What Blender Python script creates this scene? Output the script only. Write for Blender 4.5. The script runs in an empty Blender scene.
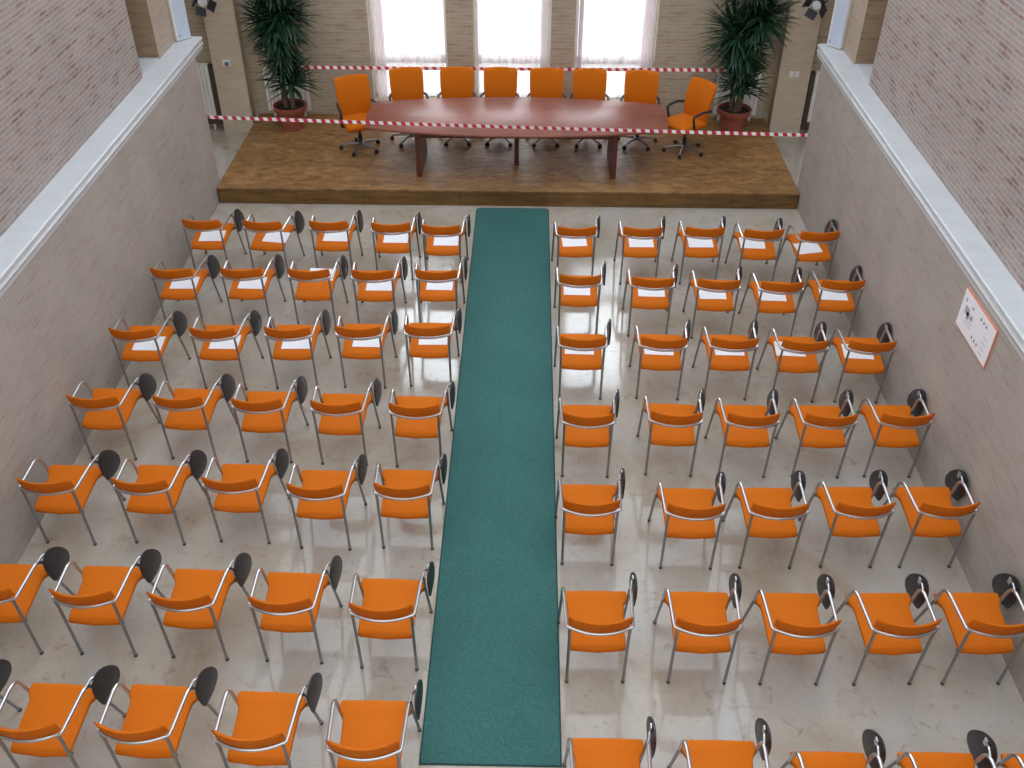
import bpy, bmesh, math, random
from mathutils import Vector, Matrix
random.seed(7)
PI = math.pi
scene = bpy.context.scene
COL = scene.collection

# ------------------------------------------------------------------ helpers
def link(o):
    COL.objects.link(o)
    return o

class MB:
    """collects shapes into one mesh"""
    def __init__(self):
        self.bm = bmesh.new()
    def face(self, vs):
        try:
            return self.bm.faces.new(vs)
        except ValueError:
            return None
    def box(self, lo, hi, bevel=0.0, mat=None):
        x0, y0, z0 = lo; x1, y1, z1 = hi
        co = [(x0,y0,z0),(x1,y0,z0),(x1,y1,z0),(x0,y1,z0),(x0,y0,z1),(x1,y0,z1),(x1,y1,z1),(x0,y1,z1)]
        vs = [self.bm.verts.new(Vector(c) if mat is None else mat @ Vector(c)) for c in co]
        fs = [self.face([vs[i] for i in f]) for f in ((3,2,1,0),(4,5,6,7),(0,1,5,4),(1,2,6,5),(2,3,7,6),(3,0,4,7))]
        if bevel > 0:
            es = set()
            for f in fs:
                es.update(f.edges)
            bmesh.ops.bevel(self.bm, geom=list(es), offset=bevel, segments=2, affect='EDGES', profile=0.6)
        return self
    def tube(self, path, r, n=8, caps=True):
        path = [Vector(p) for p in path]
        rad = r if isinstance(r, (list, tuple)) else [r]*len(path)
        rings = []
        up = None
        for i, p in enumerate(path):
            a = path[max(i-1, 0)]; b = path[min(i+1, len(path)-1)]
            t = (b-a).normalized()
            if up is None:
                ref = Vector((0,0,1)) if abs(t.z) < 0.9 else Vector((1,0,0))
                up = (ref - t*ref.dot(t)).normalized()
            else:
                up = (up - t*up.dot(t)).normalized()
            s = t.cross(up)
            rings.append([self.bm.verts.new(p + (up*math.cos(2*PI*k/n) + s*math.sin(2*PI*k/n))*rad[i]) for k in range(n)])
        for a, b in zip(rings, rings[1:]):
            for k in range(n):
                self.face([a[k], a[(k+1)%n], b[(k+1)%n], b[k]])
        if caps:
            self.face(list(reversed(rings[0]))); self.face(rings[-1])
        return self
    def lathe(self, prof, c=(0,0,0), n=24, mat=None):
        c = Vector(c); rings = []
        for (r, z) in prof:
            ring = []
            for k in range(n):
                v = c + Vector((r*math.cos(2*PI*k/n), r*math.sin(2*PI*k/n), z))
                ring.append(self.bm.verts.new(v if mat is None else mat @ v))
            rings.append(ring)
        for a, b in zip(rings, rings[1:]):
            for k in range(n):
                self.face([a[k], a[(k+1)%n], b[(k+1)%n], b[k]])
        self.face(list(reversed(rings[0]))); self.face(rings[-1])
        return self
    def loft(self, rings, cap=True, close=True):
        R = [[self.bm.verts.new(Vector(p)) for p in ring] for ring in rings]
        n = len(R[0])
        for a, b in zip(R, R[1:]):
            for k in range(n if close else n-1):
                self.face([a[k], a[(k+1)%n], b[(k+1)%n], b[k]])
        if cap:
            self.face(list(reversed(R[0]))); self.face(R[-1])
        return self
    def build(self, name, mat=None, parent=None, smooth=False, angle=40):
        bm = self.bm
        bmesh.ops.recalc_face_normals(bm, faces=bm.faces[:])
        if smooth:
            for f in bm.faces: f.smooth = True
            lim = math.radians(angle)
            for e in bm.edges:
                if len(e.link_faces) == 2 and e.calc_face_angle(0.0) > lim:
                    e.smooth = False
        me = bpy.data.meshes.new(name)
        bm.to_mesh(me); bm.free()
        o = link(bpy.data.objects.new(name, me))
        if mat is not None: me.materials.append(mat)
        if parent is not None: o.parent = parent
        return o

def fillet(pts, r, seg=5):
    """polyline with rounded corners"""
    pts = [Vector(p) for p in pts]; out = [pts[0]]
    for a, b, c in zip(pts, pts[1:], pts[2:]):
        u = (a-b).normalized(); v = (c-b).normalized()
        ang = u.angle(v)
        d = min(r/math.tan(ang/2), (a-b).length*0.48, (c-b).length*0.48)
        p, q = b+u*d, b+v*d
        for i in range(seg+1):
            t = i/seg
            out.append(p*(1-t)**2 + b*2*t*(1-t) + q*t*t)
    out.append(pts[-1])
    return out

def tag(o, label=None, cat=None, group=None, kind=None):
    if label: o['label'] = label
    if cat: o['category'] = cat
    if group: o['group'] = group
    if kind: o['kind'] = kind
    return o
def empty(name, loc=(0,0,0), rz=0.0):
    o = link(bpy.data.objects.new(name, None))
    o.empty_display_size = 0.1
    o.location = loc; o.rotation_euler = (0,0,rz)
    return o
def copy_tree(o, parent=None):
    c = o.copy(); COL.objects.link(c)
    if parent is not None: c.parent = parent
    for ch in list(o.children): copy_tree(ch, c)
    return c

# ------------------------------------------------------------------ materials
def mat_new(name):
    m = bpy.data.materials.new(name); m.use_nodes = True
    nt = m.node_tree; b = nt.nodes['Principled BSDF']
    return m, nt, b
def srgb(r, g, b):
    f = lambda c: (c/255/12.92) if c/255 <= 0.04045 else ((c/255+0.055)/1.055)**2.4
    return (f(r), f(g), f(b), 1)
def N(nt, t, **kw):
    n = nt.nodes.new(t)
    for k, v in kw.items():
        if k in n.inputs: n.inputs[k].default_value = v
        else: setattr(n, k, v)
    return n
def L(nt, a, b): nt.links.new(a, b)
def ramp(nt, fac, stops):
    r = nt.nodes.new('ShaderNodeValToRGB')
    while len(r.color_ramp.elements) < len(stops): r.color_ramp.elements.new(0.5)
    for e, (p, c) in zip(r.color_ramp.elements, stops): e.position = p; e.color = c
    L(nt, fac, r.inputs['Fac'])
    return r.outputs['Color']
def mixc(nt, fac, a, b, mode='MIX'):
    n = nt.nodes.new('ShaderNodeMix'); n.data_type = 'RGBA'; n.blend_type = mode
    for s, v in ((n.inputs[0], fac), (n.inputs[6], a), (n.inputs[7], b)):
        if hasattr(v, 'is_output'): L(nt, v, s)
        else: s.default_value = v
    return n.outputs[2]
def plain(name, col, rough=0.5, metal=0.0, noise=0.0, scale=60, bump=0.0, spec=None):
    m, nt, b = mat_new(name)
    b.inputs['Roughness'].default_value = rough; b.inputs['Metallic'].default_value = metal
    if spec is not None: b.inputs['Specular IOR Level'].default_value = spec
    b.inputs['Base Color'].default_value = col
    if noise or bump:
        tc = N(nt, 'ShaderNodeTexCoord'); nz = N(nt, 'ShaderNodeTexNoise', Scale=scale, Detail=4.0)
        L(nt, tc.outputs['Object'], nz.inputs['Vector'])
        if noise:
            lo = tuple(c*(1-noise) for c in col[:3])+(1,); hi = tuple(min(1, c*(1+noise)) for c in col[:3])+(1,)
            L(nt, ramp(nt, nz.outputs['Fac'], [(0.3, lo), (0.7, hi)]), b.inputs['Base Color'])
        if bump:
            bp = N(nt, 'ShaderNodeBump', Strength=bump, Distance=0.002)
            L(nt, nz.outputs['Fac'], bp.inputs['Height']); L(nt, bp.outputs['Normal'], b.inputs['Normal'])
    return m

def brick_mat(name, axis, c1, c2, c3, mortar, msize=0.011, bw=0.25, bh=0.058, bump=0.35, mottle=0.12):
    """coursed brickwork; axis = world axis that runs along the wall ('x' or 'y')"""
    m, nt, b = mat_new(name)
    tc = N(nt, 'ShaderNodeTexCoord'); sp = N(nt, 'ShaderNodeSeparateXYZ'); cb = N(nt, 'ShaderNodeCombineXYZ')
    L(nt, tc.outputs['Object'], sp.inputs[0])
    L(nt, sp.outputs['X' if axis == 'x' else 'Y'], cb.inputs['X']); L(nt, sp.outputs['Z'], cb.inputs['Y'])
    br = N(nt, 'ShaderNodeTexBrick', offset=0.5)
    br.inputs['Scale'].default_value = 1.0
    br.inputs['Brick Width'].default_value = bw; br.inputs['Row Height'].default_value = bh
    br.inputs['Mortar Size'].default_value = msize*0.5; br.inputs['Mortar Smooth'].default_value = 0.4
    br.inputs['Bias'].default_value = -0.1
    br.inputs['Color1'].default_value = c1; br.inputs['Color2'].default_value = c2; br.inputs['Mortar'].default_value = mortar
    L(nt, cb.outputs[0], br.inputs['Vector'])
    # single odd bricks: noise sampled coarsely along the courses
    mp = N(nt, 'ShaderNodeMapping'); mp.inputs['Scale'].default_value = (3.2, 15.0, 1)
    L(nt, cb.outputs[0], mp.inputs['Vector'])
    n1 = N(nt, 'ShaderNodeTexNoise', Scale=1.0, Detail=2.0); L(nt, mp.outputs[0], n1.inputs['Vector'])
    odd = N(nt, 'ShaderNodeMapRange'); odd.inputs[1].default_value = 0.52; odd.inputs[2].default_value = 0.68
    L(nt, n1.outputs['Fac'], odd.inputs[0])
    inv = N(nt, 'ShaderNodeMath', operation='SUBTRACT'); inv.inputs[0].default_value = 1.0; L(nt, br.outputs['Fac'], inv.inputs[1])
    mul = N(nt, 'ShaderNodeMath', operation='MULTIPLY'); L(nt, odd.outputs[0], mul.inputs[0]); L(nt, inv.outputs[0], mul.inputs[1])
    col = mixc(nt, mul.outputs[0], br.outputs['Color'], c3)
    n2 = N(nt, 'ShaderNodeTexNoise', Scale=1.3, Detail=5.0, Roughness=0.6); L(nt, tc.outputs['Object'], n2.inputs['Vector'])
    g = ramp(nt, n2.outputs['Fac'], [(0.3, (1-mottle,1-mottle,1-mottle,1)), (0.7, (1+mottle*0.4,)*3+(1,))])
    col = mixc(nt, 1.0, col, g, 'MULTIPLY')
    L(nt, col, b.inputs['Base Color'])
    b.inputs['Roughness'].default_value = 0.85
    bp = N(nt, 'ShaderNodeBump', Strength=bump, Distance=0.006, invert=True)
    L(nt, br.outputs['Fac'], bp.inputs['Height']); L(nt, bp.outputs['Normal'], b.inputs['Normal'])
    return m

M = {}
M['brick_up'] = brick_mat('upper_brick', 'y', srgb(172,152,143), srgb(160,147,140), srgb(142,110,98), srgb(172,169,168), msize=0.018, bw=0.20, bh=0.047, bump=0.4)
M['brick_low'] = brick_mat('lower_brick', 'y', srgb(176,166,157), srgb(170,162,155), srgb(168,152,142), srgb(179,172,165), msize=0.012, bw=0.2, bh=0.045, bump=0.2, mottle=0.14)
M['brick_x'] = brick_mat('end_brick', 'x', srgb(204,190,168), srgb(194,180,160), srgb(194,174,152), srgb(200,188,170), msize=0.014, bh=0.055, bump=0.3)  # paler than the other brick: light falling on the pillars put into the colour
M['brick_win'] = brick_mat('window_wall_brick', 'x', srgb(184,172,152), srgb(172,160,140), srgb(164,144,122), srgb(186,176,160), msize=0.014, bh=0.055, bump=0.3)
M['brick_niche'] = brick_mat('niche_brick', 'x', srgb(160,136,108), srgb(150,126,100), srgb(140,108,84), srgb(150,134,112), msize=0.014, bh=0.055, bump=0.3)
M['brick_side'] = brick_mat('side_brick', 'y', srgb(188,170,152), srgb(178,162,146), srgb(178,146,126), srgb(184,172,158), msize=0.014, bh=0.055, bump=0.3)

def floor_mat():
    m, nt, b = mat_new('polished_travertine')
    tc = N(nt, 'ShaderNodeTexCoord')
    n1 = N(nt, 'ShaderNodeTexNoise', Scale=1.1, Detail=6.0, Roughness=0.62, Distortion=0.8); L(nt, tc.outputs['Object'], n1.inputs['Vector'])
    n2 = N(nt, 'ShaderNodeTexNoise', Scale=7.0, Detail=6.0, Roughness=0.7, Distortion=1.2); L(nt, tc.outputs['Object'], n2.inputs['Vector'])
    c = ramp(nt, n1.outputs['Fac'], [(0.3, srgb(170,156,138)), (0.5, srgb(184,175,163)), (0.72, srgb(188,185,182))])
    s = ramp(nt, n2.outputs['Fac'], [(0.3, srgb(206,196,180)), (0.42, (0.93,0.92,0.9,1)), (0.7, (1,1,1,1))])
    c = mixc(nt, 0.75, c, s, 'MULTIPLY')
    br = N(nt, 'ShaderNodeTexBrick', offset=0.0)
    br.inputs['Scale'].default_value = 1.0; br.inputs['Brick Width'].default_value = 0.6; br.inputs['Row Height'].default_value = 0.6
    br.inputs['Mortar Size'].default_value = 0.0018; br.inputs['Mortar Smooth'].default_value = 0.3
    br.inputs['Color1'].default_value = (1,1,1,1); br.inputs['Color2'].default_value = (0.955,0.95,0.94,1); br.inputs['Mortar'].default_value = (0.86,0.83,0.79,1)
    L(nt, tc.outputs['Object'], br.inputs['Vector'])
    c = mixc(nt, 1.0, c, br.outputs['Color'], 'MULTIPLY')
    L(nt, c, b.inputs['Base Color'])
    L(nt, ramp(nt, n2.outputs['Fac'], [(0.3, (0.13,)*3+(1,)), (0.7, (0.07,)*3+(1,))]), b.inputs['Roughness'])
    b.inputs['IOR'].default_value = 1.6
    return m
M['floor'] = floor_mat()

def wood_mat(name, cols, sx=1.0, sy=9.0, rough=0.35, plank=None, darkline=0.5):
    m, nt, b = mat_new(name)
    tc = N(nt, 'ShaderNodeTexCoord'); mp = N(nt, 'ShaderNodeMapping'); mp.inputs['Scale'].default_value = (sx, sy, sy)
    L(nt, tc.outputs['Object'], mp.inputs['Vector'])
    n1 = N(nt, 'ShaderNodeTexNoise', Scale=2.2, Detail=6.0, Roughness=0.65, Distortion=0.6); L(nt, mp.outputs[0], n1.inputs['Vector'])
    c = ramp(nt, n1.outputs['Fac'], [(0.28, cols[0]), (0.5, cols[1]), (0.72, cols[2])])
    n3 = N(nt, 'ShaderNodeTexNoise', Scale=1.6, Detail=4.0, Roughness=0.6); L(nt, tc.outputs['Object'], n3.inputs['Vector'])
    c = mixc(nt, 0.8, c, ramp(nt, n3.outputs['Fac'], [(0.3, (0.72,0.70,0.68,1)), (0.7, (1.12,1.1,1.06,1))]), 'MULTIPLY')
    if plank:
        br = N(nt, 'ShaderNodeTexBrick', offset=0.37)
        br.inputs['Scale'].default_value = 1.0; br.inputs['Brick Width'].default_value = plank[0]; br.inputs['Row Height'].default_value = plank[1]
        br.inputs['Mortar Size'].default_value = 0.0015; br.inputs['Mortar Smooth'].default_value = 0.2
        br.inputs['Color1'].default_value = (1.08,1.05,1.0,1); br.inputs['Color2'].default_value = (0.82,0.8,0.78,1); br.inputs['Mortar'].default_value = (darkline,)*3+(1,)
        L(nt, tc.outputs['Object'], br.inputs['Vector'])
        c = mixc(nt, 0.8, c, br.outputs['Color'], 'MULTIPLY')
    L(nt, c, b.inputs['Base Color'])
    b.inputs['Roughness'].default_value = rough
    return m
M['parquet'] = wood_mat('stage_parquet', (srgb(108,77,46), srgb(148,110,68), srgb(176,138,92)), 2.4, 5, 0.5, (0.9, 0.14), 0.72)
M['fascia'] = wood_mat('stage_fascia_wood', (srgb(84,58,26), srgb(116,84,42), srgb(140,104,56)), 1.0, 8, 0.4)
M['cherry'] = wood_mat('cherry_veneer', (srgb(128,72,60), srgb(142,84,70), srgb(154,94,80)), 0.7, 9, 0.4)
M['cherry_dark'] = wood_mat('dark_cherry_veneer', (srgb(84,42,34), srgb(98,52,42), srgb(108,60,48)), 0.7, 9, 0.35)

def carpet_mat():
    m, nt, b = mat_new('teal_carpet')
    tc = N(nt, 'ShaderNodeTexCoord')
    n1 = N(nt, 'ShaderNodeTexNoise', Scale=150.0, Detail=3.0, Roughness=0.7); L(nt, tc.outputs['Object'], n1.inputs['Vector'])
    n2 = N(nt, 'ShaderNodeTexNoise', Scale=1.5, Detail=3.0); L(nt, tc.outputs['Object'], n2.inputs['Vector'])
    c = ramp(nt, n1.outputs['Fac'], [(0.3, srgb(44,88,86)), (0.52, srgb(62,108,104)), (0.72, srgb(92,130,126))])
    c = mixc(nt, 0.6, c, ramp(nt, n2.outputs['Fac'], [(0.35, (0.86,0.88,0.9,1)), (0.7, (1.05,1.05,1.04,1))]), 'MULTIPLY')
    L(nt, c, b.inputs['Base Color']); b.inputs['Roughness'].default_value = 0.95
    b.inputs['Specular IOR Level'].default_value = 0.15
    bp = N(nt, 'ShaderNodeBump', Strength=0.5, Distance=0.004); L(nt, n1.outputs['Fac'], bp.inputs['Height']); L(nt, bp.outputs['Normal'], b.inputs['Normal'])
    return m
M['carpet'] = carpet_mat()
M['carpet_edge'] = plain('carpet_binding', srgb(28,66,66), 0.9, noise=0.2)
M['orange'] = plain('orange_fabric', srgb(208,107,12), 0.8, noise=0.07, scale=220, bump=0.25, spec=0.25)
M['orange_office'] = plain('orange_office_fabric', srgb(200,104,10), 0.85, noise=0.08, scale=200, bump=0.25, spec=0.2)
M['chrome'] = plain('satin_chrome', srgb(196,196,198), 0.28, 0.9, noise=0.04, scale=30)
M['steel'] = plain('grey_steel_tube', srgb(150,150,152), 0.36, 0.85, noise=0.05, scale=30)
M['black'] = plain('black_plastic', srgb(42,40,44), 0.5, noise=0.15, scale=120, bump=0.2)
M['rubber'] = plain('grey_rubber', srgb(72,70,70), 0.7, noise=0.1)
M['tablet'] = plain('charcoal_laminate', srgb(38,36,40), 0.42, noise=0.3, scale=260)
M['paper'] = plain('white_paper', srgb(240,240,246), 0.7, noise=0.02, scale=8)
M['stone'] = plain('pale_stone', srgb(200,203,207), 0.45, noise=0.06, scale=5)
M['stone_side'] = plain('pale_stone_moulding', srgb(178,184,188), 0.55, noise=0.07, scale=6)
M['white_paint'] = plain('white_enamel', srgb(232,232,230), 0.4, noise=0.02, scale=10)
M['dark_brown'] = plain('dark_brown_band', srgb(76,62,50), 0.6, noise=0.2, scale=25)
M['terracotta'] = plain('terracotta_plastic', srgb(142,76,58), 0.55, noise=0.12, scale=9)
M['soil'] = plain('potting_soil', srgb(52,38,30), 0.95, noise=0.4, scale=60, bump=0.8)
M['trunk'] = plain('yucca_bark', srgb(104,84,62), 0.9, noise=0.3, scale=40, bump=0.8)
M['speaker'] = plain('pale_grey_speaker_cloth', srgb(196,208,226), 0.6, noise=0.04, scale=300, bump=0.2)
M['lens'] = plain('lamp_lens', srgb(236,240,244), 0.12, noise=0.02)
M['dial'] = plain('blue_grey_dial', srgb(92,112,124), 0.4, noise=0.1)
M['plaza'] = plain('pale_paving', srgb(214,210,204), 0.9, noise=0.08, scale=3)
M['orange_edge'] = plain('orange_board_edge', srgb(222,136,112), 0.6, noise=0.05)

def leaf_mat():
    m, nt, b = mat_new('yucca_leaf')
    tc = N(nt, 'ShaderNodeTexCoord'); n1 = N(nt, 'ShaderNodeTexNoise', Scale=9.0, Detail=3.0); L(nt, tc.outputs['Object'], n1.inputs['Vector'])
    L(nt, ramp(nt, n1.outputs['Fac'], [(0.3, srgb(22,46,34)), (0.5, srgb(36,68,46)), (0.72, srgb(66,98,72))]), b.inputs['Base Color'])
    b.inputs['Roughness'].default_value = 0.42
    return m
M['leaf'] = leaf_mat()

def curtain_mat():
    m, nt, b = mat_new('sheer_curtain')
    out = nt.nodes['Material Output']
    tc = N(nt, 'ShaderNodeTexCoord'); wv = N(nt, 'ShaderNodeTexNoise', Scale=1.0, Detail=2.0)
    mp = N(nt, 'ShaderNodeMapping'); mp.inputs['Scale'].default_value = (9, 9, 0.4); L(nt, tc.outputs['Object'], mp.inputs[0]); L(nt, mp.outputs[0], wv.inputs['Vector'])
    col = ramp(nt, wv.outputs['Fac'], [(0.3, srgb(232,222,224)), (0.6, srgb(248,244,244))])
    tl = N(nt, 'ShaderNodeBsdfTranslucent'); df = N(nt, 'ShaderNodeBsdfDiffuse'); tr = N(nt, 'ShaderNodeBsdfTransparent')
    L(nt, col, tl.inputs['Color']); L(nt, col, df.inputs['Color'])
    a = N(nt, 'ShaderNodeMixShader'); a.inputs[0].default_value = 0.35; L(nt, tl.outputs[0], a.inputs[1]); L(nt, df.outputs[0], a.inputs[2])
    c = N(nt, 'ShaderNodeMixShader'); c.inputs[0].default_value = 0.38; L(nt, a.outputs[0], c.inputs[1]); L(nt, tr.outputs[0], c.inputs[2])
    L(nt, c.outputs[0], out.inputs['Surface'])
    return m
M['curtain'] = curtain_mat()
def glass_mat():
    m, nt, b = mat_new('window_glass')
    out = nt.nodes['Material Output']
    tr = N(nt, 'ShaderNodeBsdfTransparent'); tr.inputs['Color'].default_value = (0.96,0.97,0.97,1)
    gl = N(nt, 'ShaderNodeBsdfGlossy'); gl.inputs['Roughness'].default_value = 0.02
    fr = N(nt, 'ShaderNodeFresnel', IOR=1.45); mx = N(nt, 'ShaderNodeMixShader')
    L(nt, fr.outputs[0], mx.inputs[0]); L(nt, tr.outputs[0], mx.inputs[1]); L(nt, gl.outputs[0], mx.inputs[2]); L(nt, mx.outputs[0], out.inputs['Surface'])
    return m
M['glass'] = glass_mat()
def tape_mat(period):
    m, nt, b = mat_new('red_white_barrier_tape')
    tc = N(nt, 'ShaderNodeTexCoord'); sp = N(nt, 'ShaderNodeSeparateXYZ'); L(nt, tc.outputs['Object'], sp.inputs[0])
    a = N(nt, 'ShaderNodeMath', operation='MULTIPLY_ADD'); L(nt, sp.outputs['Z'], a.inputs[0]); a.inputs[1].default_value = 0.35; L(nt, sp.outputs['X'], a.inputs[2])
    d = N(nt, 'ShaderNodeMath', operation='DIVIDE'); L(nt, a.outputs[0], d.inputs[0]); d.inputs[1].default_value = period
    f = N(nt, 'ShaderNodeMath', operation='FRACT'); L(nt, d.outputs[0], f.inputs[0])
    g = N(nt, 'ShaderNodeMath', operation='GREATER_THAN'); L(nt, f.outputs[0], g.inputs[0]); g.inputs[1].default_value = 0.5
    L(nt, mixc(nt, g.outputs[0], srgb(204,54,72), srgb(252,250,252)), b.inputs['Base Color'])
    b.inputs['Roughness'].default_value = 0.4
    return m
M['tape'] = tape_mat(0.118)
M['poster_ink'] = plain('grey_print', srgb(176,176,190), 0.7, noise=0.25, scale=90)
M['poster_dot'] = plain('slate_print', srgb(124,130,150), 0.7, noise=0.2)
M['poster_warm'] = plain('salmon_print', srgb(226,160,140), 0.7, noise=0.2)
M['poster_text'] = plain('faint_print', srgb(196,198,214), 0.7, noise=0.3, scale=160)

SKY_TOP, SKY_WIN, EXPO = 2.2, 11.0, -0.08

POSES = {
    (1,'L'): [(-3.651,-1.940,-0.022), (-2.924,-1.954,-0.069), (-2.140,-1.941,0.014), (-1.403,-1.972,0.014), (-0.803,-2.012,-0.007)],
    (2,'L'): [(-3.675,-3.058,-0.017), (-2.914,-3.037,-0.005), (-2.171,-3.041,-0.004), (-1.477,-3.044,0.001), (-0.782,-3.028,0.002)],
    (3,'L'): [(-3.717,-4.219,-0.002), (-2.927,-4.188,-0.012), (-2.179,-4.165,0.008), (-1.472,-4.133,-0.012), (-0.784,-4.097,-0.002)],
    (4,'L'): [(-3.723,-5.300,-0.020), (-2.951,-5.286,-0.030), (-2.225,-5.311,-0.008), (-1.502,-5.330,-0.016), (-0.788,-5.356,-0.028)],
    (5,'L'): [(-3.717,-6.396,-0.037), (-2.943,-6.379,-0.038), (-2.211,-6.349,-0.029), (-1.497,-6.412,-0.022), (-0.788,-6.391,-0.020)],
    (6,'L'): [(-3.723,-7.540,-0.015), (-2.986,-7.546,-0.022), (-2.270,-7.564,-0.041), (-1.538,-7.581,-0.028), (-0.801,-7.628,-0.027)],
    (7,'L'): [(-3.725,-8.601,0.000), (-2.962,-8.621,-0.043), (-2.268,-8.619,-0.044), (-1.512,-8.656,-0.034), (-0.779,-8.707,0.000)],
    (1,'R'): [(0.791,-2.015,0.014), (1.563,-2.010,-0.021), (2.290,-1.993,-0.020), (2.969,-2.029,-0.007), (3.651,-2.059,0.035)],
    (2,'R'): [(0.789,-3.099,-0.015), (1.574,-3.131,-0.045), (2.282,-3.155,-0.046), (2.954,-3.183,0.001), (3.623,-3.135,-0.018)],
    (3,'R'): [(0.775,-4.269,-0.011), (1.574,-4.260,-0.036), (2.271,-4.253,-0.011), (2.960,-4.271,-0.013), (3.649,-4.272,-0.013)],
    (4,'R'): [(0.778,-5.453,-0.007), (1.563,-5.419,-0.036), (2.246,-5.422,-0.008), (2.938,-5.416,-0.008), (3.631,-5.395,0.013)],
    (5,'R'): [(0.753,-6.544,-0.004), (1.585,-6.571,-0.004), (2.258,-6.551,0.013), (2.944,-6.526,0.013), (3.622,-6.512,0.026)],
    (6,'R'): [(0.762,-7.714,0.012), (1.527,-7.707,-0.000), (2.218,-7.705,0.012), (2.923,-7.691,0.039), (3.594,-7.673,0.026)],
    (7,'R'): [(0.774,-8.963,0.000), (1.505,-8.962,0.000), (2.208,-9.031,0.000), (2.908,-9.021,0.000), (3.580,-9.018,0.000)],
}

# ------------------------------------------------------------------ the room
XL, XR = -4.09, 3.935          # faces of the low side walls
XUL, XUR = -4.36, 4.18        # faces of the set-back upper walls
ZL = 2.12                     # top of the stone ledge
YE = 0.20                     # far end of the low walls
YB = 2.65                     # window wall
YN = -15.0                    # near end of the hall
ZT = 8.0
PH = 0.235                    # platform height

def struct(name, mb, mat, parent=None, **kw):
    return tag(mb.build(name, mat, parent, **kw), kind='structure')

struct('floor', MB().box((-7.0, YN, -0.10), (7.0, YB+0.6, 0.0)), M['floor'])

for side, x, xu, s in (('left', XL, XUL, -1), ('right', XR, XUR, 1)):
    far = s*5.6
    lo, hi = sorted((x, x+s*0.55))
    w = struct('wall_'+side, MB().box((lo, YN, 0.0), (hi, YE, ZL-0.10)), M['brick_low'])
    # end face of the low wall in the same brick turned to the other direction
    e = MB().box((lo, YE, 0.0), (hi, YE+0.012, ZL-0.10)).build('end_face', M['brick_x'], w)
    # stone ledge: cove, fillet and nosed slab
    ov = x - s*0.018
    prof = [(x+s*0.6, ZL), (ov+s*0.012, ZL), (ov, ZL-0.010), (ov, ZL-0.040), (ov+s*0.012, ZL-0.050), (ov+s*0.018, ZL-0.056),
            (x-s*0.018, ZL-0.085), (x-s*0.006, ZL-0.115), (x-s*0.004, ZL-0.15), (x+s*0.02, ZL-0.152), (x+s*0.6, ZL-0.10)]
    tr = MB()
    tr.loft([[(px, yy, pz) for px, pz in prof] for yy in (YN, 0.56 if s < 0 else 0.48)])
    struct('trim_%d' % (1 if s < 0 else 2), tr, M['stone'])
    # upper wall, its end, and the pier beyond the alcove
    a, b_ = sorted((xu, far))
    up = struct('wall_upper_'+side, MB().box((a, YN, ZL), (b_, -0.95, ZT)), M['brick_up'])
    a2, b2 = sorted((xu+s*0.6, far))
    al = struct('wall_alcove_'+side, MB().box((a2, -0.95, ZL), (b2, -0.30, ZT)), M['brick_side'])
    pr = struct('wall_pier_'+side, MB().box((a, -0.30, ZL), (b_, 0.46, ZT)), M['brick_side'])
    MB().box((a, -0.312, ZL), (b_, -0.30, ZT)).build('near_face', M['brick_niche'], pr)
    MB().box((a, 0.46, ZL), (b_, 0.472, ZT)).build('far_face', M['brick_x'], pr)
    # alcove sill
    a3, b3 = sorted((xu+s*0.004, xu+s*0.6))
    MB().box((a3, -0.95, ZL), (b3, -0.312, ZL+0.02), 0.004).build('sill', M['stone'], al)
    # pillar beside the platform
    px0, px1 = (-4.63, -4.16) if s < 0 else (4.00, 4.47)
    pl = struct('wall_pillar_'+side, MB().box((px0, 2.45, 0.0), (px1, YB, ZT)), M['brick_x'])
    pin = px1 if s < 0 else px0
    c0, c1 = sorted((pin, pin - s*0.008))
    MB().box((c0, 2.452, 0.0), (c1, YB, ZT)).build('side_face', M['brick_side'], pl)
    # side wall of the passage beside the platform
    c0, c1 = sorted((s*5.35, s*5.6))
    struct('wall_passage_'+side, MB().box((c0, 0.47, 0.0), (c1, YB, ZT)), M['brick_side'])

# window wall, built of the piers between three tall windows
WIN = [(-2.23, -1.05), (-0.645, 0.53), (0.89, 2.12)]
Z0W, Z1W = 0.46, 5.5
wm = MB()
edges = [-5.6] + [v for w in WIN for v in w] + [5.6]
for i in range(0, len(edges), 2):
    wm.box((edges[i], YB, 0.0), (edges[i+1], YB+0.36, ZT))
for (a, b_) in WIN:
    wm.box((a, YB, 0.0), (b_, YB+0.36, Z0W)); wm.box((a, YB, Z1W), (b_, YB+0.36, ZT))
struct('wall_window', wm, M['brick_win'])
struct('wall_rear', MB().box((-7, YN-0.3, 0), (7, YN, ZT)), M['brick_x'])
struct('ground_outside', MB().box((-60, YB+0.62, -0.4), (60, 90, -0.1)), M['plaza'])

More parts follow.
